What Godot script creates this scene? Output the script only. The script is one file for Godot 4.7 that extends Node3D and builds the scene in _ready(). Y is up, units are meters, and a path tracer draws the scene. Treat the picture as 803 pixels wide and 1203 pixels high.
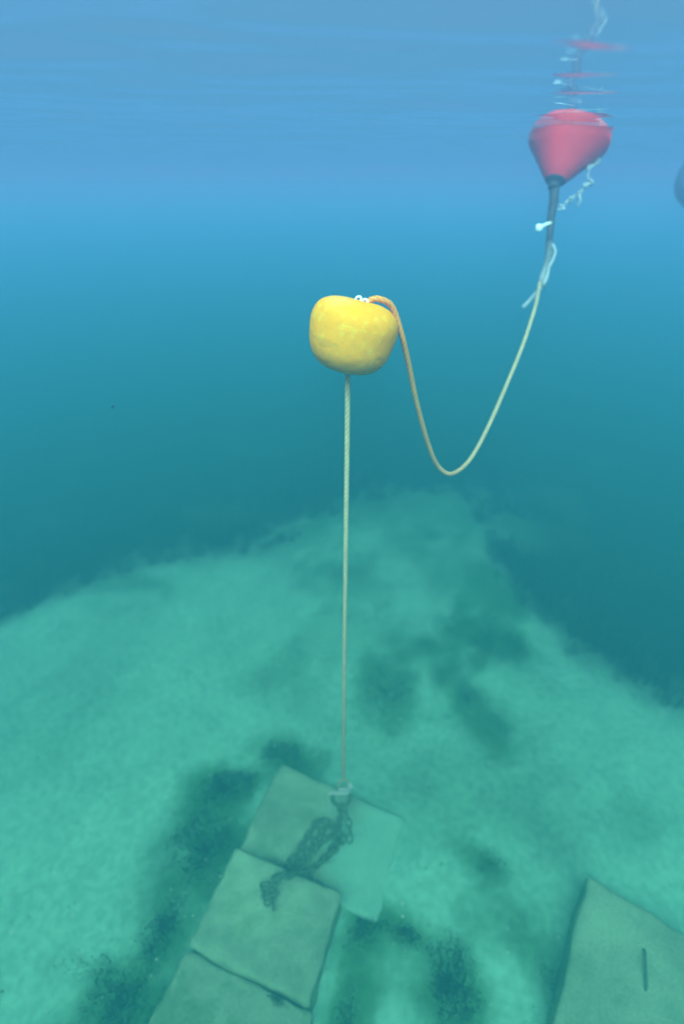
extends Node3D
# An underwater view from just below the surface: a yellow float on its mooring rope,
# a slack rope to a red surface buoy, concrete sinkers and weed on a sandy seabed.
# The water surface is y = 0, metres throughout.

const SURFACE := -0.05
const BED := -3.86

var rng := RandomNumberGenerator.new()
var fine := FastNoiseLite.new()
var broad := FastNoiseLite.new()
var used := {}
var sand_edge: PackedVector2Array
var films_and_haze: Array = []          # [centre, radii, turn, strength] of algal film on the sand, and haze tint far out
var slabs: Array = []          # [centre, half length across, half along, turn, top]

# ------------------------------------------------------------------ helpers

func numbered(called: String) -> String:
	if not used.has(called):
		used[called] = 0
		return called
	used[called] += 1
	return "%s_%03d" % [called, used[called]]

func thing(called: String, label: String, category: String, at := Vector3.ZERO, group := "") -> Node3D:
	var o := Node3D.new()
	o.name = numbered(called)
	add_child(o)
	o.position = at
	tag(o, label, category, group)
	return o

func tag(o: Node, label: String, category: String, group := "") -> void:
	o.set_meta("label", label)
	o.set_meta("category", category)
	if group:
		o.set_meta("group", group)

func obj(called: String, m: Mesh, mat: Material, parent: Node = null) -> MeshInstance3D:
	var o := MeshInstance3D.new()
	o.mesh = m
	o.material_override = mat
	if parent:
		o.name = called
		parent.add_child(o, true)
	else:
		o.name = numbered(called)
		add_child(o, true)
	return o

func mat(color: Color, rough := 0.9, spec := 0.3) -> StandardMaterial3D:
	var m := StandardMaterial3D.new()
	m.albedo_color = color.linear_to_srgb()
	m.roughness = rough
	m.metallic_specular = spec
	return m

func tinted(rough := 0.9, spec := 0.3) -> StandardMaterial3D:
	var m := StandardMaterial3D.new()
	m.vertex_color_use_as_albedo = true
	m.roughness = rough
	m.metallic_specular = spec
	return m

func grain(m: StandardMaterial3D, scale: float, low: float, high: float, relief: float, frequency := 0.03, seed_ := 3) -> void:
	# a triplanar speckle that multiplies the colour, and the same noise as relief
	var n := FastNoiseLite.new()
	n.seed = seed_
	n.noise_type = FastNoiseLite.TYPE_SIMPLEX_SMOOTH
	n.frequency = frequency
	n.fractal_octaves = 5
	var ramp := Gradient.new()
	ramp.offsets = PackedFloat32Array([0.25, 0.75])
	ramp.colors = PackedColorArray([Color(low, low, low), Color(high, high, high)])
	var t := NoiseTexture2D.new()
	t.width = 512
	t.height = 512
	t.seamless = true
	t.noise = n
	t.color_ramp = ramp
	m.albedo_texture = t
	m.uv1_triplanar = true
	m.uv1_scale = Vector3.ONE * scale
	if relief > 0.0:
		var h := NoiseTexture2D.new()
		h.width = 512
		h.height = 512
		h.seamless = true
		h.noise = n
		m.heightmap_enabled = true
		m.heightmap_texture = h
		m.heightmap_scale = relief

func grid(points: PackedVector3Array, rows: int, columns: int, wrap := false, colors := PackedColorArray()) -> ArrayMesh:
	# a smooth sheet or tube from rows x columns points
	var st := SurfaceTool.new()
	st.begin(Mesh.PRIMITIVE_TRIANGLES)
	for i in points.size():
		if colors.size():
			st.set_color(colors[i])
		st.add_vertex(points[i])
	var across := columns if wrap else columns - 1
	for r in rows - 1:
		for c in across:
			var a := r * columns + c
			var b := r * columns + (c + 1) % columns
			var d := a + columns
			var e := b + columns
			for k in [a, b, d, b, e, d]:
				st.add_index(k)
	st.generate_normals()
	return st.commit()

func curve(points: Array, closed := false) -> Curve3D:
	# a smooth curve through the points
	var c := Curve3D.new()
	c.bake_interval = 0.01
	var n := points.size()
	for i in n:
		var before: Vector3 = points[maxi(i - 1, 0)]
		var after: Vector3 = points[mini(i + 1, n - 1)]
		if closed:
			before = points[(i - 1 + n) % n]
			after = points[(i + 1) % n]
		var t := (after - before) / 6.0
		c.add_point(points[i], -t, t)
	if closed:
		var t2: Vector3 = (points[1] - points[n - 1]) / 6.0
		c.add_point(points[0], -t2, t2)
	return c

func rope(points: Array, radius: float, pitch: float, tone: Callable, lobes := 3, depth := 0.24, thin_to := 1.0) -> ArrayMesh:
	# laid rope: a three-lobed section that turns along the curve
	var c := curve(points)
	var length := c.get_baked_length()
	var n := int(clampf(length / (pitch / 9.0), 8, 900))
	var sides := 15
	var p := PackedVector3Array()
	var col := PackedColorArray()
	var side := Vector3(1, 0, 0.3).normalized()
	var last := n
	for i in n + 1:
		var s := length * i / n
		var at := c.sample_baked(s, true)
		var along := (c.sample_baked(minf(s + 0.004, length), true) - c.sample_baked(maxf(s - 0.004, 0.0), true)).normalized()
		side = (side - along * side.dot(along)).normalized()
		var up := along.cross(side)
		var r := radius * lerpf(1.0, thin_to, float(i) / n)
		if i == 0 or i == last:
			r *= 0.05
		for k in sides:
			var a := TAU * k / sides
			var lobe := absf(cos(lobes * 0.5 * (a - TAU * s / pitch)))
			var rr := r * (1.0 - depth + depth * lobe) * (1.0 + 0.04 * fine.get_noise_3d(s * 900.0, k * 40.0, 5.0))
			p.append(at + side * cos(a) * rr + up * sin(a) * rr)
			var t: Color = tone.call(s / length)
			var strand_tone := 0.42 + 0.62 * lobe + 0.22 * fine.get_noise_2d(s * 700.0, k * 30.0)  # darker down in the grooves so the strands show
			col.append(Color(t.r * strand_tone, t.g * strand_tone, t.b * strand_tone))
	return grid(p, n + 1, sides, true, col)

func bar(points: Array, radius: float, sides := 8, closed := false) -> ArrayMesh:
	var c := curve(points, closed)
	var length := c.get_baked_length()
	var n := maxi(points.size() * 4, 6)
	var p := PackedVector3Array()
	var side := Vector3(0.31, 0.2, 0.93).normalized()
	for i in n + 1:
		var s := length * i / n
		var at := c.sample_baked(s, true)
		var along := (c.sample_baked(minf(s + 0.002, length), true) - c.sample_baked(maxf(s - 0.002, 0.0), true)).normalized()
		side = (side - along * side.dot(along)).normalized()
		var up := along.cross(side)
		var r := radius * (0.08 if not closed and (i == 0 or i == n) else 1.0)
		for k in sides:
			var a := TAU * k / sides
			p.append(at + (side * cos(a) + up * sin(a)) * r)
	return grid(p, n + 1, sides, true)

func lathe(profile: Array, sides: int, tone = null, wobble := 0.0) -> ArrayMesh:
	# profile: Vector2(radius, height), bottom to top
	var p := PackedVector3Array()
	var col := PackedColorArray()
	for q in profile:
		for k in sides:
			var a := TAU * k / sides
			var d := Vector3(cos(a) * q.x, q.y, sin(a) * q.x)
			d *= 1.0 + wobble * broad.get_noise_3dv(d * 900.0)
			p.append(d)
			if tone != null:
				col.append(tone.call(d))
	return grid(p, profile.size(), sides, true, col)

func rounded(profile: Array, steps: int) -> Array:
	# the same profile run through a smooth curve
	var c := Curve2D.new()
	for i in profile.size():
		var t: Vector2 = (profile[mini(i + 1, profile.size() - 1)] - profile[maxi(i - 1, 0)]) / 6.0
		c.add_point(profile[i], -t, t)
	var out := []
	var l := c.get_baked_length()
	for i in steps + 1:
		var v := c.sample_baked(l * i / steps, true)
		out.append(Vector2(maxf(v.x, 0.0005), v.y))
	return out

func block(size: Vector3, edge: float, rough: float, seed_: int) -> ArrayMesh:
	# a cast block with worn, rounded arrises, slightly uneven
	var st := SurfaceTool.new()
	st.begin(Mesh.PRIMITIVE_TRIANGLES)
	var h := size * 0.5
	var inner := h - Vector3.ONE * edge
	var n := 36
	var base := 0
	for f in 6:
		var axis := f / 2
		var s := 1.0 if f % 2 else -1.0
		for i in n + 1:
			for j in n + 1:
				var u := sin((float(i) / n - 0.5) * PI)
				var v := sin((float(j) / n - 0.5) * PI)
				var q := Vector3.ZERO
				q[axis] = s * h[axis]
				q[(axis + 1) % 3] = u * h[(axis + 1) % 3]
				q[(axis + 2) % 3] = v * h[(axis + 2) % 3]
				var core := q.clamp(-inner, inner)
				var out := q - core
				if out.length() > 0.0001:
					q = core + out.normalized() * edge
				var bump := broad.get_noise_3d(q.x * 300.0 + seed_ * 71.0, q.y * 300.0, q.z * 300.0) * rough + fine.get_noise_3d(q.x * 500.0, q.y * 500.0 + seed_ * 50.0, q.z * 500.0) * rough * 0.5
				q += (q.normalized() + out.normalized()) * bump
				var d := 0.92 + 0.35 * broad.get_noise_3d(q.x * 160.0, q.y * 160.0 + seed_ * 33.0, q.z * 160.0) + 0.2 * fine.get_noise_3dv(q * 420.0)
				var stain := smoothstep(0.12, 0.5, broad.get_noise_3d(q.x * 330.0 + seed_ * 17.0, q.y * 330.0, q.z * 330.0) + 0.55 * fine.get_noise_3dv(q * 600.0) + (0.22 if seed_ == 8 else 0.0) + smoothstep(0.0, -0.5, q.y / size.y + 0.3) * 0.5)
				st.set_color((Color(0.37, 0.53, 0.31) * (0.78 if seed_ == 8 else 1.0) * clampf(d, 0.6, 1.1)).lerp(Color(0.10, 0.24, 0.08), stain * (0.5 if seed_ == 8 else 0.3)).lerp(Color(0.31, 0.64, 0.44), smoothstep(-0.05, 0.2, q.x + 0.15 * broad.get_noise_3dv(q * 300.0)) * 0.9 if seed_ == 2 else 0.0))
				st.add_vertex(q)
		for i in n:
			for j in n:
				var a := base + i * (n + 1) + j
				var order := [a, a + n + 1, a + 1, a + 1, a + n + 1, a + n + 2] if s > 0 else [a, a + 1, a + n + 1, a + 1, a + n + 2, a + n + 1]
				for k in order:
					st.add_index(k)
		base += (n + 1) * (n + 1)
	st.generate_normals()
	return st.commit()

# ------------------------------------------------------------------ the bed

func sand_depth(x: float, z: float) -> float:
	# metres inside (+) or outside (-) the sandy ground
	var q := Vector2(x, z)
	var best := 1e9
	var n := sand_edge.size()
	for i in n:
		var near := Geometry2D.get_closest_point_to_segment(q, sand_edge[i], sand_edge[(i + 1) % n])
		best = minf(best, near.distance_to(q))
	return best if Geometry2D.is_point_in_polygon(q, sand_edge) else -best

func bed_height(x: float, z: float, inside: float) -> float:
	var y := BED + 0.05 * broad.get_noise_2d(x * 40.0, z * 40.0) + 0.012 * fine.get_noise_2d(x * 150.0, z * 150.0)
	y += 0.006 * sin(x * 22.0 + z * 9.0 + 4.0 * broad.get_noise_2d(x * 60.0, z * 60.0))
	if inside < 0.0:
		y -= 0.16 * (1.0 - exp(inside * 1.2)) + 0.10 * minf(-inside, 14.0)
	return y

func film_haze_at(x: float, z: float) -> float:
	var rest := 1.0
	for f in films_and_haze:
		var d: Vector2 = (Vector2(x, z) - f[0]).rotated(-f[2]) / f[1]
		var k := d.length() + 0.45 * broad.get_noise_2d(x * 130.0, z * 130.0) + 0.35 * fine.get_noise_2d(x * 160.0, z * 160.0)
		rest *= 1.0 - f[3] * smoothstep(1.25, 0.25, k)
	return 1.0 - rest

func ground_y(x: float, z: float) -> float:
	return bed_height(x, z, sand_depth(x, z))

func top_y(x: float, z: float) -> float:
	# the highest solid top under a point: sinkers or sand
	var y := ground_y(x, z)
	for s in slabs:
		var d: Vector2 = (Vector2(x, z) - s[0]).rotated(s[3])
		if absf(d.x) < s[1] and absf(d.y) < s[2]:
			y = maxf(y, s[4] + d.x * tan(s[5]))
	return y

func spacing(lo: float, hi: float, near_lo: float, near_hi: float, step: float) -> PackedFloat32Array:
	var right := PackedFloat32Array()
	var v := near_lo
	var left := PackedFloat32Array()
	var s := step
	while v > lo:
		s *= 1.16
		v -= s
		left.append(v)
	left.reverse()
	v = near_lo
	while v < near_hi:
		right.append(v)
		v += step
	s = step
	while v < hi:
		right.append(v)
		s *= 1.16
		v += s
	right.append(v)
	left.append_array(right)
	return left

func ribbon(st: SurfaceTool, root: Vector3, lean: Vector3, length: float, width: float, curl: float, color: Color, parts := 4) -> void:
	# one leaf: a tapering strip that bends over
	var face := Vector3(-lean.z, 0, lean.x)
	face = face.normalized() if face.length() > 0.01 else Vector3(1, 0, 0)
	face = face.rotated(Vector3.UP, rng.randf_range(-1.2, 1.2))
	var at := root
	var dir := (Vector3.UP + lean).normalized()
	var left := []
	for i in parts + 1:
		var t := float(i) / parts
		var w := width * (0.6 + 1.2 * t * (1.0 - t) * 1.6) * (1.0 - t * t * 0.85)
		left.append([at - face * w * 0.5, at + face * w * 0.5])
		at += dir * length / parts
		dir = (dir + Vector3(lean.x, -0.25, lean.z) * curl + Vector3(rng.randf_range(-0.2, 0.2), 0, rng.randf_range(-0.2, 0.2))).normalized()
	for i in parts:
		var n: Vector3 = (left[i][1] - left[i][0]).cross(left[i + 1][0] - left[i][0]).normalized()
		st.set_color(color)
		st.set_normal(n)
		for v in [left[i][0], left[i][1], left[i + 1][0], left[i][1], left[i + 1][1], left[i + 1][0]]:
			st.add_vertex(v)

func weed(radius: Vector2, turn: float, leaves: int, length: float, width: float, tone: Color) -> ArrayMesh:
	# a low bush of bent fronds over an oval footprint, thinning to its edge
	var st := SurfaceTool.new()
	st.begin(Mesh.PRIMITIVE_TRIANGLES)
	for i in leaves * 3:
		var a := rng.randf() * TAU
		var d := pow(rng.randf(), 0.6) * (1.0 if rng.randf() < 0.9 else 1.2)
		d *= 1.0 + 0.6 * broad.get_noise_2d(cos(a) * 90.0 + leaves, sin(a) * 90.0 + turn * 100.0)
		var q := Vector2(cos(a) * radius.x * d, sin(a) * radius.y * d).rotated(turn)
		var lean := Vector3(rng.randf_range(-0.8, 0.8) + q.x * 0.8, 0, rng.randf_range(-0.8, 0.8) + q.y * 0.8)
		var k := rng.randf_range(0.6, 1.35)
		var l := length * rng.randf_range(0.4, 1.2) * (1.1 - 0.62 * minf(d, 1.2)) * 0.5
		ribbon(st, Vector3(q.x, -0.02, q.y), lean, l, width * rng.randf_range(0.14, 0.3), rng.randf_range(0.1, 0.5), Color(tone.r * k, tone.g * k, tone.b * k), 3)
	return st.commit()

func capsule_path(length: float, width: float) -> Array:
	var out := []
	var r := width * 0.5
	var s := length * 0.5 - r
	for i in 7:
		var a := PI * i / 6.0
		out.append(Vector3(cos(a) * r, s + sin(a) * r, 0))
	for i in 7:
		var a := PI + PI * i / 6.0
		out.append(Vector3(cos(a) * r, -s + sin(a) * r, 0))
	return out

# ------------------------------------------------------------------ the scene

func _ready() -> void:
	rng.seed = 71
	fine.seed = 5
	fine.frequency = 0.02
	fine.fractal_octaves = 4
	broad.seed = 9
	broad.frequency = 0.01
	broad.fractal_octaves = 3

	# ---- camera: a wide lens a hand's breadth under the surface, tipped down
	var camera := Camera3D.new()
	camera.name = "camera"
	camera.position = Vector3(0, -0.25, 0)
	camera.rotation_degrees = Vector3(-33, 0, 0)
	var lens := CameraAttributesPhysical.new()
	lens.frustum_focal_length = 11.97
	lens.frustum_focus_distance = 1.75
	lens.frustum_near = 0.004
	lens.frustum_far = 400.0
	lens.exposure_aperture = 0.46
	camera.attributes = lens
	add_child(camera)
	camera.current = true

	# ---- sky, light, exposure
	var sky := ProceduralSkyMaterial.new()
	sky.sky_top_color = Color(0.08, 0.16, 0.20).linear_to_srgb()
	sky.sky_horizon_color = Color(0.065, 0.165, 0.33).linear_to_srgb()
	sky.sky_curve = 0.2
	sky.ground_bottom_color = Color(0.1, 0.25, 0.3)
	sky.ground_horizon_color = Color(0.3, 0.45, 0.5)
	sky.sun_angle_max = 1.0
	var env := Environment.new()
	env.background_mode = Environment.BG_SKY
	env.sky = Sky.new()
	env.sky.sky_material = sky
	env.tonemap_mode = Environment.TONE_MAPPER_LINEAR
	env.tonemap_exposure = 2.32
	env.sdfgi_enabled = true
	env.ssao_enabled = true
	env.ssil_enabled = true
	env.volumetric_fog_enabled = true
	env.volumetric_fog_density = 0.0
	var world := WorldEnvironment.new()
	world.name = "world_environment"
	world.environment = env
	add_child(world)
	var sun := DirectionalLight3D.new()
	sun.name = "sun"
	sun.light_color = Color(0.44, 0.96, 0.88).linear_to_srgb()
	sun.light_energy = 1.6
	sun.light_angular_distance = 45.0     # the ripples scatter the sun
	sun.shadow_enabled = true
	sun.rotation_degrees = Vector3(-54, -8, 0)
	add_child(sun)

	# ---- the water: level layers, bluer above, greener below, depth-filtered light put into the colour
	var levels: Array[float] = [0.50, -0.16, -0.232, -0.27, -0.34, -0.46, -0.65, -0.95, -1.5, -2.2, -3.0, -12.0]  # topmost box adds murk above the surface, standing in for its mirroring underside
	for i in levels.size() - 1:
		var depth := 0.0 if i == 0 else SURFACE - (levels[i] + levels[i + 1]) * 0.5
		var murk := FogMaterial.new()
		murk.density = lerpf(0.155, 0.29, smoothstep(0.6, 2.6, depth))
		murk.albedo = (Color(0.001 + 0.19 * exp(-pow(depth / 0.95, 2.0)), 0.22 + 0.155 * exp(-pow((depth - 0.75) / 0.85, 2.0)) + 0.13 * smoothstep(1.8, 3.4, depth), 0.06 + 0.56 * (1.0 - smoothstep(0.8, 2.65, depth)) + 0.07 * exp(-pow((depth - 0.8) / 0.5, 2.0)) - 0.05 * exp(-depth / 0.2)) * (Color(0.95, 0.97, 0.97) if i == 0 else Color.WHITE)).linear_to_srgb()
		var layer := FogVolume.new()
		layer.name = numbered("water")
		layer.shape = RenderingServer.FOG_VOLUME_SHAPE_BOX
		layer.size = Vector3(90, levels[i] - levels[i + 1] - 0.001, 90)
		layer.position = Vector3(0, (levels[i] + levels[i + 1]) * 0.5, -10)
		layer.material = murk
		layer.set_meta("kind", "structure")
		add_child(layer)
	build_surface()

	# ---- the seabed
	sand_edge = PackedVector2Array([
		Vector2(-14, 4), Vector2(-9.0, -0.6), Vector2(-5.0, -2.2), Vector2(-3.30, -3.45), Vector2(-2.75, -4.12), Vector2(-1.82, -4.58), Vector2(-1.02, -4.84),
		Vector2(-0.1, -5.5), Vector2(0.9, -6.1), Vector2(1.75, -6.2), Vector2(1.72, -5.3), Vector2(1.55, -4.6), Vector2(1.70, -3.75), Vector2(2.25, -3.2),
		Vector2(2.8, -2.66), Vector2(4.5, -1.6), Vector2(8, 0.2), Vector2(14, 4)])
	films_and_haze = [[Vector2(-0.45, -2.22), Vector2(0.26, 0.18), 0.2, 0.75], [Vector2(-0.22, -2.16), Vector2(0.15, 0.18), 0.0, 0.6], [Vector2(-0.82, -1.95), Vector2(0.42, 0.26), -0.3, 0.92], [Vector2(-0.84, -1.55), Vector2(0.38, 0.40), 0.3, 0.97],
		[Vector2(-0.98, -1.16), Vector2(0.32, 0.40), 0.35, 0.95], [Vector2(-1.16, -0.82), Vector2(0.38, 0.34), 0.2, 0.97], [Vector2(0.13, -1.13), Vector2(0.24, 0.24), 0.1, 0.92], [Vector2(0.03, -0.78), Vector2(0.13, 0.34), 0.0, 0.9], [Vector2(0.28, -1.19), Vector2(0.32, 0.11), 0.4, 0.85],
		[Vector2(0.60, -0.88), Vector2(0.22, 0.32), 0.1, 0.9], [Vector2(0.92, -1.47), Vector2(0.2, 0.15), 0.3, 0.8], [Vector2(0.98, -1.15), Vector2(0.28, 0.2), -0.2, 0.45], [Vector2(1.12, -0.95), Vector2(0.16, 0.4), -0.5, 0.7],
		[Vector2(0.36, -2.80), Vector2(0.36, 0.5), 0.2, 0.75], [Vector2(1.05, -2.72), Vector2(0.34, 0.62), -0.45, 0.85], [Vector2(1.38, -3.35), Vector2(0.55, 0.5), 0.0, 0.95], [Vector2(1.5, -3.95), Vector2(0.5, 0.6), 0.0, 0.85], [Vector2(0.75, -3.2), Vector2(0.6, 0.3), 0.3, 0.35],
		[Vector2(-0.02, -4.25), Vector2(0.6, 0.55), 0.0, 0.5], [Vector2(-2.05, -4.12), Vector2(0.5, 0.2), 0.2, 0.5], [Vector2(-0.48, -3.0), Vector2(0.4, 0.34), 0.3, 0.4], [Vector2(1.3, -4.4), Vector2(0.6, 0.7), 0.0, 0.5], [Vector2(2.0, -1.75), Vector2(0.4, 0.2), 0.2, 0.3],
		[Vector2(0.9, -1.9), Vector2(1.1, 0.55), 0.1, 0.3], [Vector2(0.2, -3.4), Vector2(0.7, 0.5), 0.0, 0.3], [Vector2(0.9, -5.7), Vector2(1.9, 0.9), 0.0, 0.6], [Vector2(-0.4, -4.95), Vector2(0.7, 0.4), 0.5, 0.4], [Vector2(0.7, -4.7), Vector2(0.5, 0.5), 0.0, 0.3]]  # the far spots fade the sand tongue, haze put into its colour
	build_seabed()
	build_meadow()

	# ---- concrete, floats, ropes, chain, weed
	build_sinkers()
	build_yellow_float()
	build_ropes()
	build_red_buoy()
	build_tackle()
	build_weed()
	build_drift()

func wave(x: float, z: float) -> float:
	var h := 0.0
	var k := [[0.1, 0.99, 2.3, 0.006, 2.6], [0.31, 0.95, 4.3, 0.0056, 0.4], [-0.52, 0.85, 7.1, 0.0040, 1.9], [0.12, 0.99, 11.7, 0.0032, 3.1], [0.78, 0.62, 9.3, 0.0018, 5.2], [-0.22, 0.97, 19.0, 0.0020, 0.9], [0.3, 0.95, 29.0, 0.0013, 2.2], [-0.6, 0.8, 24.0, 0.0008, 4.4], [0.15, 0.98, 43.0, 0.0008, 1.1]]
	for w in k:
		h += w[3] * sin(w[2] * (w[0] * x + w[1] * z) + w[4] + 0.8 * sin(0.7 * w[2] * (w[1] * x - w[0] * z) * 0.35))
	return SURFACE + h

func build_surface() -> void:
	var xs := spacing(-46, 46, -2.6, 3.2, 0.032)
	var zs := spacing(-56, 34, -7.0, -0.6, 0.022)
	var p := PackedVector3Array()
	for z in zs:
		for x in xs:
			p.append(Vector3(x, wave(x, z), z))
	var m := StandardMaterial3D.new()
	m.transparency = BaseMaterial3D.TRANSPARENCY_ALPHA
	m.albedo_color = Color(1, 1, 1, 0.02)
	m.roughness = 0.02
	m.metallic_specular = 0.5
	var o := obj("water_surface", grid(p, zs.size(), xs.size()), m)
	o.set_meta("kind", "structure")

func build_seabed() -> void:
	var xs := spacing(-48, 48, -4.0, 4.0, 0.05)
	var zs := spacing(-58, 36, -6.6, -0.3, 0.05)
	var p := PackedVector3Array()
	var col := PackedColorArray()
	var sand := Color(0.31, 0.66, 0.45)
	var litter := Color(0.035, 0.05, 0.03)
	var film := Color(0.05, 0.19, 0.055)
	for z in zs:
		for x in xs:
			var inside := sand_depth(x, z)
			p.append(Vector3(x, bed_height(x, z, inside), z))
			var soft := 1.0 + 1.0 * smoothstep(-3.0, -4.0, z) + 1.6 * smoothstep(-4.0, -5.2, z) + 0.6 * smoothstep(1.0, 2.5, x)  # edge blends wider farther off, the softening of haze put into the colour
			var t := smoothstep(-0.22 * soft, 0.20 * soft, inside + 0.35 * broad.get_noise_2d(x * 70.0, z * 70.0) + 0.16 * fine.get_noise_2d(x * 90.0, z * 90.0))
			var tone := 1.0 + 0.22 * broad.get_noise_2d(x * 55.0 + 300.0, z * 55.0) + 0.18 * fine.get_noise_2d(x * 120.0, z * 120.0 + 90.0)
			var c := litter.lerp(sand, t).lerp(film, film_haze_at(x, z))
			col.append(c * clampf(tone, 0.6, 1.15))
	var m := tinted(0.95, 0.2)
	grain(m, 1.3, 0.9, 1.0, 0.4, 0.02, 11)
	var o := obj("seabed", grid(p, zs.size(), xs.size(), false, col), m)
	o.set_meta("kind", "structure")

func build_meadow() -> void:
	# seagrass round the sand: far too many blades to count
	var st := SurfaceTool.new()
	st.begin(Mesh.PRIMITIVE_TRIANGLES)
	for i in 11:
		var q := Vector3(rng.randf_range(-0.10, 0.10), -0.02, rng.randf_range(-0.10, 0.10))
		ribbon(st, q, Vector3(rng.randf_range(-0.5, 0.5), 0, rng.randf_range(-0.5, 0.5)), rng.randf_range(0.16, 0.34), 0.014, 0.25, Color(0.028, 0.05, 0.02) * rng.randf_range(0.7, 1.4), 3)
	var tuft := st.commit()
	var where: Array[Transform3D] = []
	for i in 24000:
		var x := rng.randf_range(-11.0, 11.0)
		var z := rng.randf_range(-13.0, -0.2)
		var inside := sand_depth(x, z) + 0.35 * broad.get_noise_2d(x * 70.0, z * 70.0) + 0.16 * fine.get_noise_2d(x * 90.0, z * 90.0)
		if inside > -0.04 + rng.randf() * 0.12:
			continue
		if broad.get_noise_2d(x * 40.0, z * 40.0 + 500.0) > 0.35:
			continue
		var s := rng.randf_range(0.6, 1.2) * clampf(0.45 - inside, 0.5, 1.0)
		where.append(Transform3D(Basis(Vector3.UP, rng.randf() * TAU).scaled(Vector3.ONE * s), Vector3(x, ground_y(x, z), z)))
	var mm := MultiMesh.new()
	mm.transform_format = MultiMesh.TRANSFORM_3D
	mm.mesh = tuft
	mm.instance_count = where.size()
	for i in where.size():
		mm.set_instance_transform(i, where[i])
	var o := MultiMeshInstance3D.new()
	o.name = "seagrass_meadow"
	o.multimesh = mm
	o.material_override = tinted(0.7, 0.3)
	tag(o, "dark seagrass covering the deeper bed beyond the edge of the sand", "seagrass")
	o.set_meta("kind", "stuff")
	add_child(o)

func build_sinkers() -> void:
	var concrete := tinted(0.95, 0.2)
	grain(concrete, 3.0, 0.9, 1.0, 0.18, 0.03, 21)
	# centre (x, z), size, turn, top
	var list := [
		["concrete_sinker", Vector2(-0.16, -1.64), Vector3(0.92, 0.34, 0.62), -20.5, -3.76, "wide pale concrete sinker slab under the rope and shackle, farthest of the row", 2],
		["concrete_sinker", Vector2(-0.405, -1.135), Vector3(0.69, 0.36, 0.50), -20.0, -3.63, "pale concrete sinker slab under the loose end of the chain, middle of the row", 5],
		["concrete_sinker", Vector2(-0.56, -0.685), Vector3(0.73, 0.36, 0.44), -20.0, -3.67, "duller weed-stained concrete sinker slab at the bottom edge, nearest of the row", 8],
		["concrete_sinker", Vector2(1.575, -0.723), Vector3(0.92, 0.32, 0.92), -33.0, -3.67, "separate square concrete sinker block at the bottom right with a bent bar", 13]]
	for s in list:
		var size: Vector3 = s[2]
		slabs.append([s[1], size.x * 0.5, size.z * 0.5, deg_to_rad(s[3]), s[4], deg_to_rad(-9.5 if s[6] == 2 else 0.0)])
		var t := thing(s[0], s[5], "concrete block", Vector3(s[1].x, s[4] - size.y, s[1].y), "concrete mooring sinkers")
		t.rotation_degrees = Vector3(0, s[3], -9.5 if s[6] == 2 else 0.0)
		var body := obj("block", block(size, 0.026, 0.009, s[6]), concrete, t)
		body.position.y = size.y * 0.5
		if s[6] == 13:
			var steel := mat(Color(0.12, 0.2, 0.12), 0.9)
			var loop := obj("lifting_bar", bar([Vector3(-0.135, 0.30, -0.26), Vector3(-0.133, 0.335, -0.24), Vector3(-0.128, 0.343, -0.2), Vector3(-0.118, 0.342, -0.14), Vector3(-0.108, 0.335, -0.09), Vector3(-0.105, 0.30, -0.07)], 0.006), steel, t)
			loop.name = "lifting_bar"

func build_yellow_float() -> void:
	var t := thing("yellow_float", "stained yellow drum-shaped foam float with ropes at top and bottom", "mooring float", Vector3(0.032, -0.675, -1.7))
	t.rotation_degrees = Vector3(-9, 0, -13.5)
	var tone := func(d: Vector3) -> Color:
		var c := Color(0.98, 0.345, 0.002)
		var low := clampf(0.5 - d.y * 4.5, 0.0, 1.0)
		var blotch := broad.get_noise_3dv(d * 420.0) + 0.5 * fine.get_noise_3dv(d * 420.0)
		var film := smoothstep(-0.15, 0.75, blotch + 0.6 * low - 0.35)
		c = c.lerp(Color(0.55, 0.34, 0.05), film * 0.4)
		var rose := smoothstep(0.05, 0.13, -d.x + 0.25 * broad.get_noise_3dv(d * 260.0 + Vector3(80, 0, 0)))
		c = c.lerp(Color(0.85, 0.40, 0.14), rose * 0.5)
		var scuff := smoothstep(0.22, 0.4, fine.get_noise_3d(d.x * 260.0, d.y * 1100.0, d.z * 260.0)) * smoothstep(0.03, -0.06, d.y)
		c = c.lerp(Color(0.62, 0.30, 0.03), 0.45 * smoothstep(0.12, 0.42, fine.get_noise_3dv(d * 2100.0)) * (0.35 + 0.65 * low))
		c = c.lerp(Color(0.98, 0.55, 0.05), 0.4 * smoothstep(0.1, 0.5, fine.get_noise_3dv(d * 1500.0 + Vector3(0, 300, 0))))
		return c.lerp(Color(0.16, 0.14, 0.03), scuff * 0.4)
	var skin := tinted(0.85, 0.15)
	grain(skin, 9.0, 0.86, 1.0, 0.06, 0.06, 31)
	var profile := []
	for i in 121:
		var a := -PI / 2 + PI * i / 120.0
		var y := signf(sin(a)) * pow(absf(sin(a)), 0.62)
		var r := pow(maxf(1.0 - pow(absf(y), 3.1), 0.0), 1.0 / 3.1)
		profile.append(Vector2(maxf(0.144 * r * (0.97 + 0.09 * y - 0.06 * y * y), 0.0004), 0.114 * y - (0.008 * exp(-r * r * 14.0) if y > 0.0 else 0.0)))
	obj("body", lathe(profile, 200, tone, 0.014), skin, t)
	var cord := mat(Color(0.8, 0.8, 0.74), 0.8)
	obj("cord_knot", bar([Vector3(-0.018, 0.098, 0.02), Vector3(-0.014, 0.118, 0.025), Vector3(-0.002, 0.121, 0.02), Vector3(0.002, 0.106, 0.03)], 0.0035), cord, t)
	obj("cord_knot", bar([Vector3(0.004, 0.1, 0.018), Vector3(0.009, 0.117, 0.02), Vector3(0.02, 0.116, 0.026), Vector3(0.024, 0.1, 0.03)], 0.0035), cord, t)

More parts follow.
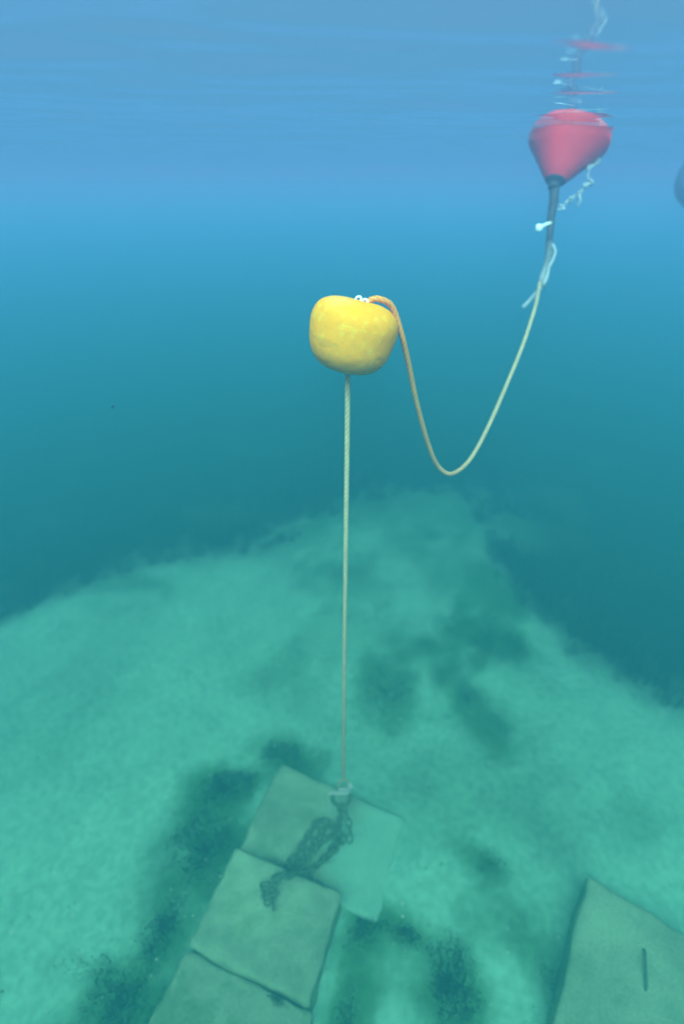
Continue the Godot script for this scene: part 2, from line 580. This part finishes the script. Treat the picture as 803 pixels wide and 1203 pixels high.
func build_ropes() -> void:
	var lay := tinted(0.85, 0.3)
	# the riser from the float down to the shackle
	var down := func(f: float) -> Color:
		var c := Color(0.22, 0.24, 0.10).lerp(Color(0.58, 0.43, 0.22), smoothstep(0.015, 0.06, f))
		return c.lerp(Color(0.6, 0.46, 0.22), 0.5 * smoothstep(0.1, 0.5, broad.get_noise_1d(f * 900.0)))
	var a := rope([Vector3(0.019, -0.70, -1.70), Vector3(0.019, -1.0, -1.70), Vector3(0.015, -1.6, -1.70), Vector3(0.011, -2.3, -1.70), Vector3(0.008, -2.9, -1.70), Vector3(0.008, -3.27, -1.70)], 0.0104, 0.062, down)
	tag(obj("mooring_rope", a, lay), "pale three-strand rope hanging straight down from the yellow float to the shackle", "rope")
	# the slack rope to the red buoy
	var slack := func(f: float) -> Color:
		var c := Color(0.80, 0.27, 0.05).lerp(Color(0.55, 0.27, 0.08), smoothstep(0.05, 0.2, f))
		c = c.lerp(Color(0.44, 0.31, 0.16), smoothstep(0.22, 0.5, f))
		return c.lerp(Color(0.46, 0.34, 0.18), 0.8 * smoothstep(0.6, 0.95, f))
	var b := rope([Vector3(0.055, -0.6, -1.7), Vector3(0.092, -0.563, -1.7), Vector3(0.13, -0.565, -1.7), Vector3(0.162, -0.592, -1.71), Vector3(0.197, -0.68, -1.72), Vector3(0.23, -0.786, -1.75), Vector3(0.277, -0.946, -1.79), Vector3(0.342, -1.13, -1.84), Vector3(0.398, -1.245, -1.88), Vector3(0.461, -1.297, -1.909), Vector3(0.544, -1.303, -2.004), Vector3(0.613, -1.259, -2.095), Vector3(0.698, -1.174, -2.229), Vector3(0.787, -1.057, -2.375), Vector3(0.883, -0.931, -2.542), Vector3(0.982, -0.818, -2.756), Vector3(1.056, -0.783, -2.951), Vector3(1.149, -0.747, -3.223)], 0.0102, 0.058, slack)
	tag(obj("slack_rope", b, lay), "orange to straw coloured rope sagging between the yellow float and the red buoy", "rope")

func build_red_buoy() -> void:
	var foot := Vector3(1.251, -0.254, -3.574)
	var t := thing("red_buoy", "red cone-bottomed buoy floating at the surface with a dark foot", "buoy", foot)
	var axis := (Vector3(1.324, -0.036, -3.686) - foot).normalized()
	t.quaternion = Quaternion(Vector3.UP, axis)
	var paint := tinted(0.5, 0.45)
	var tone := func(d: Vector3) -> Color:
		var k := 1.0 + 0.3 * broad.get_noise_3dv(d * 300.0)
		return Color(0.92 * k, 0.03, 0.035)
	var profile := [Vector2(0.0005, 0), Vector2(0.054, 0), Vector2(0.062, 0.006), Vector2(0.10, 0.055), Vector2(0.14, 0.108), Vector2(0.18, 0.16), Vector2(0.218, 0.208), Vector2(0.227, 0.222), Vector2(0.229, 0.235), Vector2(0.225, 0.248), Vector2(0.19, 0.268), Vector2(0.15, 0.29), Vector2(0.10, 0.316), Vector2(0.05, 0.335), Vector2(0.0005, 0.34)]  # top half out of view, shaped to stand in for the mirrored lower half
	obj("body", lathe(profile, 64, tone, 0.01), paint, t)
	var dark := mat(Color(0.03, 0.035, 0.04), 0.7)
	obj("foot_collar", lathe(rounded([Vector2(0, -0.043), Vector2(0.029, -0.043), Vector2(0.034, -0.017), Vector2(0.056, -0.003), Vector2(0.056, 0.006), Vector2(0, 0.01)], 30), 32), dark, t)
	obj("top_eye", bar([Vector3(-0.04, 0.33, 0), Vector3(-0.037, 0.365, 0), Vector3(0, 0.385, 0), Vector3(0.037, 0.365, 0), Vector3(0.04, 0.33, 0)], 0.012), dark, t)
	# the pendant: a dark hose over rope, hanging from the foot
	var p := thing("buoy_pendant", "dark hose and rope hanging below the red buoy's foot", "rope", Vector3.ZERO)
	var hose := obj("hose", rope([Vector3(1.25, -0.284, -3.566), Vector3(1.243, -0.353, -3.514), Vector3(1.23, -0.421, -3.471), Vector3(1.221, -0.507, -3.411), Vector3(1.213, -0.567, -3.369)], 0.030, 0.2, func(_f): return Color(0.04, 0.045, 0.05), 2, 0.1, 0.6), tinted(0.7), p)
	hose.name = "hose"
	obj("tail", rope([Vector3(1.217, -0.55, -3.377), Vector3(1.209, -0.619, -3.326), Vector3(1.196, -0.679, -3.3), Vector3(1.174, -0.721, -3.266), Vector3(1.159, -0.747, -3.231)], 0.026, 0.09, func(f): return Color(0.06, 0.07, 0.08).lerp(Color(0.3, 0.3, 0.28), f), 3, 0.25, 0.6), tinted(0.8), p)
	var pale := func(_f): return Color(0.36, 0.36, 0.37)
	var lay := tinted(0.8)
	# white line wound round the pendant, with its whipped end sticking out
	var w := thing("white_line", "white line wound down the dark pendant with its stub end pointing down left", "rope", Vector3.ZERO)
	obj("winding", rope([Vector3(1.221, -0.559, -3.343), Vector3(1.238, -0.597, -3.317), Vector3(1.226, -0.64, -3.295), Vector3(1.204, -0.672, -3.27), Vector3(1.196, -0.70, -3.25), Vector3(1.187, -0.726, -3.231)], 0.009, 0.04, pale, 3, 0.2), lay, w)
	obj("stub_end", rope([Vector3(1.191, -0.713, -3.236), Vector3(1.174, -0.751, -3.219), Vector3(1.14, -0.794, -3.201), Vector3(1.089, -0.85, -3.18), Vector3(1.059, -0.88, -3.171)], 0.0125, 0.04, pale, 3, 0.2), lay, w)
	obj("whipping", bar([Vector3(1.17, -0.758, -3.216), Vector3(1.159, -0.771, -3.21)], 0.021), mat(Color(0.12, 0.13, 0.13)), w)
	var g := thing("white_toggle", "small white toggle on a short cord left of the dark hose", "toggle", Vector3.ZERO)
	obj("cord", bar([Vector3(1.226, -0.46, -3.429), Vector3(1.196, -0.464, -3.42), Vector3(1.166, -0.477, -3.411), Vector3(1.153, -0.481, -3.411)], 0.008), mat(Color(0.75, 0.76, 0.74)), g)
	obj("bead", lathe(rounded([Vector2(0, -0.02), Vector2(0.016, -0.016), Vector2(0.02, 0.0), Vector2(0.016, 0.016), Vector2(0, 0.02)], 12), 14), mat(Color(0.85, 0.85, 0.82), 0.5), g).position = Vector3(1.149, -0.483, -3.407)
	# the frayed cord that hangs off the right of the buoy
	var f := thing("frayed_cord", "frayed white cord with loose knots trailing right of the red buoy", "rope", Vector3.ZERO)
	var knots := [Vector3(1.277, -0.383, -3.463), Vector3(1.324, -0.349, -3.48), Vector3(1.367, -0.314, -3.497), Vector3(1.41, -0.28, -3.514), Vector3(1.449, -0.26, -3.531), Vector3(1.423, -0.237, -3.54), Vector3(1.436, -0.194, -3.566), Vector3(1.47, -0.164, -3.591), Vector3(1.487, -0.113, -3.634)]
	obj("strand", rope(knots, 0.0045, 0.06, pale, 2, 0.5), lay, f)
	var other := []
	for k in knots:
		other.append(k + Vector3(rng.randf_range(-0.02, 0.02), rng.randf_range(-0.02, 0.02), rng.randf_range(-0.02, 0.02)))
	obj("strand", rope(other, 0.0035, 0.06, pale, 2, 0.5), lay, f)
	for i in knots.size():
		if i in [5]:
			continue
		var k: Vector3 = knots[i]
		var loop := []
		for j in 6:
			loop.append(k + Vector3(rng.randf_range(-0.02, 0.02), rng.randf_range(-0.018, 0.018), rng.randf_range(-0.015, 0.015)))
		obj("knot", bar(loop, 0.0045, 6), mat(Color(0.36, 0.36, 0.37)), f)
	obj("loose_end", bar([knots[2], knots[2] + Vector3(0.02, -0.035, 0.01), knots[2] + Vector3(0.012, -0.07, 0.0)], 0.007, 6), mat(Color(0.36, 0.36, 0.37)), f)
	# the dim float at the right edge
	var d := thing("dark_float", "dim dark rounded float far off at the right edge of the view", "mooring float", Vector3(3.24, -0.24, -5.45))
	obj("body", lathe(rounded([Vector2(0, -0.24), Vector2(0.1, -0.22), Vector2(0.2, -0.12), Vector2(0.23, 0.0), Vector2(0.2, 0.14), Vector2(0.1, 0.25), Vector2(0, 0.27)], 40), 40, null, 0.02), mat(Color(0.08, 0.13, 0.22), 0.9, 0.1), d)
	obj("ring", bar(capsule_path(0.12, 0.1).map(func(v): return v + Vector3(0, -0.29, 0)), 0.014, 8, true), dark, d)

func build_tackle() -> void:
	var zinc := mat(Color(0.42, 0.46, 0.40), 0.6, 0.3)
	var iron := mat(Color(0.11, 0.19, 0.10), 0.9)
	# rope eye with pale thimble and its pin, then the dark shackle
	var h := thing("rope_thimble", "pale thimble and pin in the rope's spliced lower end", "thimble", Vector3(0.008, -3.33, -1.70))
	obj("eye", rope([Vector3(0, 0.07, 0), Vector3(-0.024, 0.03, 0), Vector3(-0.026, -0.02, 0), Vector3(0, -0.045, 0), Vector3(0.026, -0.02, 0), Vector3(0.024, 0.03, 0), Vector3(0, 0.07, 0)], 0.0095, 0.05, func(_f): return Color(0.5, 0.48, 0.3)), tinted(0.85), h)
	obj("pin", bar([Vector3(-0.03, -0.012, 0.02), Vector3(0.0, -0.014, 0.022), Vector3(0.045, -0.012, 0.02)], 0.0095), zinc, h)
	obj("pin_head", lathe(rounded([Vector2(0, -0.012), Vector2(0.015, -0.012), Vector2(0.015, 0.012), Vector2(0, 0.012)], 16), 12), zinc, h).position = Vector3(0.04, 0.016, 0.02)
	var s := thing("bow_shackle", "dark bow shackle with a pale pin between rope and chain", "shackle", Vector3(-0.005, -3.47, -1.69))
	obj("bow", bar([Vector3(-0.042, 0.075, 0), Vector3(-0.052, 0.02, 0.0), Vector3(-0.048, -0.04, 0), Vector3(-0.02, -0.078, 0), Vector3(0.02, -0.078, 0), Vector3(0.048, -0.04, 0), Vector3(0.052, 0.02, 0), Vector3(0.042, 0.075, 0)], 0.0125), iron, s)
	obj("pin", bar([Vector3(-0.08, 0.072, 0.004), Vector3(0, 0.072, 0.004), Vector3(0.055, 0.072, 0.004)], 0.010), zinc, s)
	# the chain: hangs from the shackle and lies in folds across the slabs
	var c := thing("mooring_chain", "dark heavy chain heaped in folds across the two farther slabs", "chain", Vector3.ZERO)
	var shape := bar(capsule_path(0.052, 0.034), 0.0064, 7, true)
	var path: Array = [Vector3(-0.005, -3.54, -1.69)]
	var from := Vector2(-0.03, -1.66)
	var to := Vector2(-0.40, -1.26)
	var along := (to - from).normalized()
	var off := Vector2(-along.y, along.x)
	var folds := [[0.0, 0.0], [0.16, 0.05], [0.42, 0.03], [0.7, 0.02], [0.9, 0.03], [0.78, -0.03], [0.5, -0.055], [0.22, -0.06], [0.04, -0.07], [0.1, 0.09], [0.3, 0.085], [0.52, 0.06], [0.68, 0.05], [0.55, 0.0], [0.3, 0.0], [0.12, -0.02], [0.2, -0.09], [0.42, -0.085], [0.66, -0.05], [0.86, -0.02], [0.98, 0.0], [1.06, 0.04], [1.08, -0.02], [1.0, -0.05]]
	for i in folds.size():
		var q: Vector2 = from + (to - from) * folds[i][0] + off * folds[i][1]
		path.append(Vector3(q.x, top_y(q.x, q.y) + 0.022 + 0.028 * (i / 8) * (1.0 if folds[i][0] < 0.9 else 0.4), q.y))
	lay_chain(c, path, shape, iron)
	lay_chain(c, [Vector3(0.01, -3.55, -1.69), Vector3(0.03, -3.60, -1.66), Vector3(0.045, -3.64, -1.62), Vector3(0.05, -3.645, -1.56), Vector3(0.04, -3.645, -1.52)], shape, iron)
	lay_chain(c, [Vector3(-0.40, -3.575, -1.25), Vector3(-0.385, -3.58, -1.20), Vector3(-0.375, -3.58, -1.15)], shape, iron)
	lay_chain(c, [Vector3(-0.415, -3.575, -1.23), Vector3(-0.41, -3.58, -1.19), Vector3(-0.405, -3.58, -1.16)], shape, iron)

func lay_chain(parent: Node3D, path: Array, shape: Mesh, m: Material) -> void:
	var c := curve(path)
	var length := c.get_baked_length()
	var n := int(length / 0.039)
	for i in n:
		var s := length * (i + 0.5) / n
		var dir := (c.sample_baked(minf(s + 0.02, length), true) - c.sample_baked(maxf(s - 0.02, 0.0), true)).normalized()
		var o := obj("link", shape, m, parent)
		var side := dir.cross(Vector3.UP if absf(dir.y) < 0.8 else Vector3.RIGHT).normalized()
		side = side.rotated(dir, (PI / 2 if i % 2 else 0.0) + rng.randf_range(-0.35, 0.35))
		o.transform = Transform3D(Basis(side, dir, side.cross(dir)), c.sample_baked(s, true) + Vector3(0, rng.randf_range(-0.004, 0.006), 0))

func clump(called: String, label: String, category: String, group: String, x: float, z: float, radius: Vector2, turn: float, leaves: int, length: float, width: float, tone: Color, m: Material, y := 0.0) -> void:
	var o := obj(called, weed(radius, turn, leaves, length, width, tone), m)
	o.position = Vector3(x, y if y else ground_y(x, z), z)
	tag(o, label, category, group)

func build_weed() -> void:
	var m := tinted(0.8, 0.3)
	m.backlight_enabled = true
	m.backlight = Color(0.7, 0.7, 0.7)
	var olive := Color(0.09, 0.32, 0.09)
	var brown := Color(0.10, 0.31, 0.09)
	var g := "seaweed clumps round the sinkers"
	var w := "seaweed_clump"
	clump(w, "ragged dark seaweed at the far left corner of the farthest slab", "seaweed", g, -0.47, -2.21, Vector2(0.16, 0.12), 0.2, 260, 0.15, 0.014, olive, m)
	clump(w, "small seaweed tuft behind the farthest slab near its corner", "seaweed", g, -0.28, -2.14, Vector2(0.10, 0.11), 0.0, 150, 0.10, 0.013, olive, m)
	clump(w, "spiky seaweed with tall fronds left of the farthest slab", "seaweed", g, -0.84, -1.94, Vector2(0.27, 0.16), -0.3, 520, 0.20, 0.016, olive, m)
	clump(w, "big dense seaweed mass against the left side of the middle slab", "seaweed", g, -0.88, -1.53, Vector2(0.26, 0.26), 0.3, 700, 0.19, 0.016, brown, m)
	clump(w, "long seaweed mass beside the joint of the middle and nearest slabs", "seaweed", g, -1.01, -1.17, Vector2(0.17, 0.24), 0.35, 520, 0.17, 0.015, brown, m)
	clump(w, "dark seaweed left of the nearest slab at the bottom edge", "seaweed", g, -1.18, -0.84, Vector2(0.24, 0.20), 0.2, 520, 0.18, 0.015, brown, m)
	clump(w, "thin seaweed wisps farthest left by the bottom edge", "seaweed", g, -1.40, -0.98, Vector2(0.14, 0.10), 0.0, 110, 0.13, 0.012, brown, m)
	clump(w, "dark rounded seaweed mass against the right side of the middle slab", "seaweed", g, 0.12, -1.13, Vector2(0.14, 0.15), 0.1, 430, 0.13, 0.014, brown, m)
	clump(w, "seaweed strip running along the right side of the nearest slab", "seaweed", g, 0.03, -0.80, Vector2(0.07, 0.20), 0.0, 240, 0.12, 0.013, brown, m)
	clump(w, "arched seaweed strip along the near edge of the farthest slab", "seaweed", g, 0.24, -1.17, Vector2(0.28, 0.05), 0.36, 380, 0.09, 0.012, brown, m)
	clump(w, "tall ragged seaweed standing alone at the bottom between slabs and square block", "seaweed", g, 0.60, -0.90, Vector2(0.15, 0.22), 0.1, 480, 0.18, 0.014, olive, m)
	clump(w, "round seaweed bush on open sand midway to the square block", "seaweed", g, 0.92, -1.48, Vector2(0.14, 0.10), 0.3, 240, 0.11, 0.014, olive, m)
	clump(w, "sparse seaweed wisps just right of the round bush", "seaweed", g, 0.98, -1.18, Vector2(0.18, 0.08), -0.2, 90, 0.08, 0.012, olive, m)
	clump(w, "thin seaweed in the shade along the square block's left side", "seaweed", g, 1.08, -0.98, Vector2(0.10, 0.26), -0.5, 260, 0.10, 0.013, olive, m)
	clump(w, "weed growing out of the gap between the farthest and middle slabs", "seaweed", g, -0.36, -1.415, Vector2(0.33, 0.03), 0.36, 260, 0.08, 0.012, brown, m, -3.72)
	clump(w, "tuft of weed on the edge of the middle slab by the nearest slab", "seaweed", g, -0.32, -0.80, Vector2(0.05, 0.02), 0.4, 60, 0.05, 0.012, olive, m, -3.63)
	# patches of low turf out on the sand
	var s := "seagrass patches on the sand"
	var p := "seagrass_patch"
	clump(p, "round dark seagrass patch just right of the rope's lower half", "seagrass", s, 0.36, -2.80, Vector2(0.24, 0.34), 0.2, 700, 0.12, 0.013, olive, m)
	clump(p, "long dark seagrass patch slanting toward the sand tongue at right", "seagrass", s, 1.05, -2.72, Vector2(0.22, 0.42), -0.45, 800, 0.13, 0.013, olive, m)
	clump(p, "seagrass patch joining the slanting patch to the meadow", "seagrass", s, 1.38, -3.35, Vector2(0.34, 0.30), 0.0, 700, 0.15, 0.013, olive, m)
	clump(p, "faint seagrass patch behind the rope at mid height", "seagrass", s, -0.02, -4.25, Vector2(0.34, 0.34), 0.0, 420, 0.13, 0.012, olive, m)
	clump(p, "faint oval seagrass patch near the left edge of the sand", "seagrass", s, -2.05, -4.12, Vector2(0.36, 0.13), 0.2, 300, 0.10, 0.012, olive, m)
	clump(p, "sparse low seagrass patch left of the rope", "seagrass", s, -0.48, -3.0, Vector2(0.26, 0.22), 0.3, 220, 0.07, 0.012, olive, m)
	# scattered small tufts on the open sand: one shape, one copy each
	var first := obj("algae_tuft", weed(Vector2(0.012, 0.01), 0.0, 14, 0.09, 0.02, olive), m)
	var tuft_labels := [
		"tiny dark algae tuft on open sand left of the spiky seaweed",
		"tiny dark algae tuft alone on bare sand farther left, behind the spiky seaweed",
		"tiny dark algae tuft on bare sand behind the spiky seaweed",
		"tiny dark algae tuft near the left picture edge, farthest left of the near tufts",
		"tiny dark algae tuft on bare sand between the left picture edge and the big seaweed",
		"tiny dark algae tuft on sand just left of the dense seaweed mass",
		"tiny dark algae tuft on sand left of the seaweed beside the slab joint",
		"tiny dark algae tuft close to the left picture edge, nearest of the left tufts",
		"tiny dark algae tuft on sand right of the shackle, behind the round bush",
		"tiny dark algae tuft on sand right of the shackle, at the farthest slab's end",
		"tiny dark algae tuft just behind the top corner of the square block",
		"tiny dark algae tuft between the round bush and the tall ragged seaweed",
		"tiny dark algae tuft on sand beyond the arched seaweed strip",
		"tiny dark algae tuft beside the far edge of the square block",
		"tiny dark algae tuft at the right picture edge behind the square block",
		"tiny dark algae tuft at the right picture edge, farther back than the block",
		"tiny dark algae tuft on far sand between rope and left seaweed",
		"tiny dark algae tuft on far sand left of the sparse seagrass patch",
		"tiny dark algae tuft on sand close behind the rope's lower end",
		"tiny dark algae tuft on the sand tongue at right, beyond the slanting patch"]
	var spots := [[-1.55, -2.05], [-1.62, -2.72], [-1.30, -2.45], [-2.25, -2.2], [-1.92, -2.55], [-1.75, -1.75], [-1.95, -1.52], [-2.35, -1.75], [0.62, -1.95], [0.48, -1.72], [1.36, -1.72], [0.74, -1.22], [0.42, -1.32], [1.55, -1.62], [1.95, -1.45], [2.15, -1.72], [-0.85, -2.75], [-1.1, -3.2], [0.1, -2.35], [1.62, -2.35]]
	for i in spots.size():
		var o: MeshInstance3D = first
		if i:
			o = first.duplicate()
			o.name = numbered("algae_tuft")
			add_child(o)
		tag(o, tuft_labels[i], "algae", "algae tufts scattered over the sand")
		o.position = Vector3(spots[i][0], ground_y(spots[i][0], spots[i][1]), spots[i][1])
		o.rotation.y = i * 2.1
		o.scale = Vector3.ONE * rng.randf_range(0.7, 1.5)

func build_drift() -> void:
	# a scrap of leaf adrift in mid water
	var st := SurfaceTool.new()
	st.begin(Mesh.PRIMITIVE_TRIANGLES)
	ribbon(st, Vector3.ZERO, Vector3(0.6, 0, 0.2), 0.03, 0.016, 0.6, Color(0.03, 0.035, 0.02))
	var o := obj("drifting_leaf", st.commit(), tinted(0.8))
	o.position = Vector3(-1.02, -1.10, -2.15)
	tag(o, "small dark scrap of leaf drifting in open water at the left", "leaf")
	# shell grit on the sand
	var chip := SphereMesh.new()
	chip.radius = 1.0
	chip.height = 1.1
	chip.radial_segments = 7
	chip.rings = 4
	var spots: Array[Transform3D] = []
	for i in 5200:
		var x := rng.randf_range(-3.0, 3.0)
		var z := rng.randf_range(-5.2, -0.45)
		if sand_depth(x, z) < 0.15 or fine.get_noise_2d(x * 60.0, z * 60.0) < -0.12:
			continue
		var r := 0.0018 + 0.006 * pow(rng.randf(), 3.0)
		spots.append(Transform3D(Basis(Vector3.UP, rng.randf() * TAU).scaled(Vector3(r * rng.randf_range(0.7, 1.6), r * 0.6, r)), Vector3(x, ground_y(x, z), z)))
	var grit := MultiMesh.new()
	grit.transform_format = MultiMesh.TRANSFORM_3D
	grit.use_colors = true
	grit.mesh = chip
	grit.instance_count = spots.size()
	for i in spots.size():
		grit.set_instance_transform(i, spots[i])
		grit.set_instance_color(i, Color(0.6, 0.66, 0.55) if rng.randf() < 0.45 else Color(0.12, 0.2, 0.10))
	var g := MultiMeshInstance3D.new()
	g.name = "shell_grit"
	g.multimesh = grit
	g.material_override = tinted(0.9)
	g.set_meta("kind", "stuff")
	tag(g, "pale and dark shell grit scattered over the sand", "shell grit")
	add_child(g)
	# fine particles hanging in the water
	var ball := SphereMesh.new()
	ball.radius = 1.0
	ball.height = 2.0
	ball.radial_segments = 6
	ball.rings = 4
	var mm := MultiMesh.new()
	mm.transform_format = MultiMesh.TRANSFORM_3D
	mm.mesh = ball
	mm.instance_count = 6500
	for i in mm.instance_count:
		var d := rng.randf_range(0.6, 3.4)
		var at := Vector3(rng.randf_range(-0.75, 0.75) * d, 0, -d * 0.8) + Vector3(0, -0.25 - rng.randf() * minf(3.3, d * 1.8), 0)
		at.y = minf(at.y, -0.06)
		mm.set_instance_transform(i, Transform3D(Basis().scaled(Vector3.ONE * rng.randf_range(0.00014, 0.0003) * d), at))
	var s := MultiMeshInstance3D.new()
	s.name = "suspended_particles"
	s.multimesh = mm
	s.material_override = mat(Color(0.5, 0.5, 0.42))
	s.set_meta("kind", "stuff")
	tag(s, "fine pale particles hanging in the water", "particles")
	add_child(s)
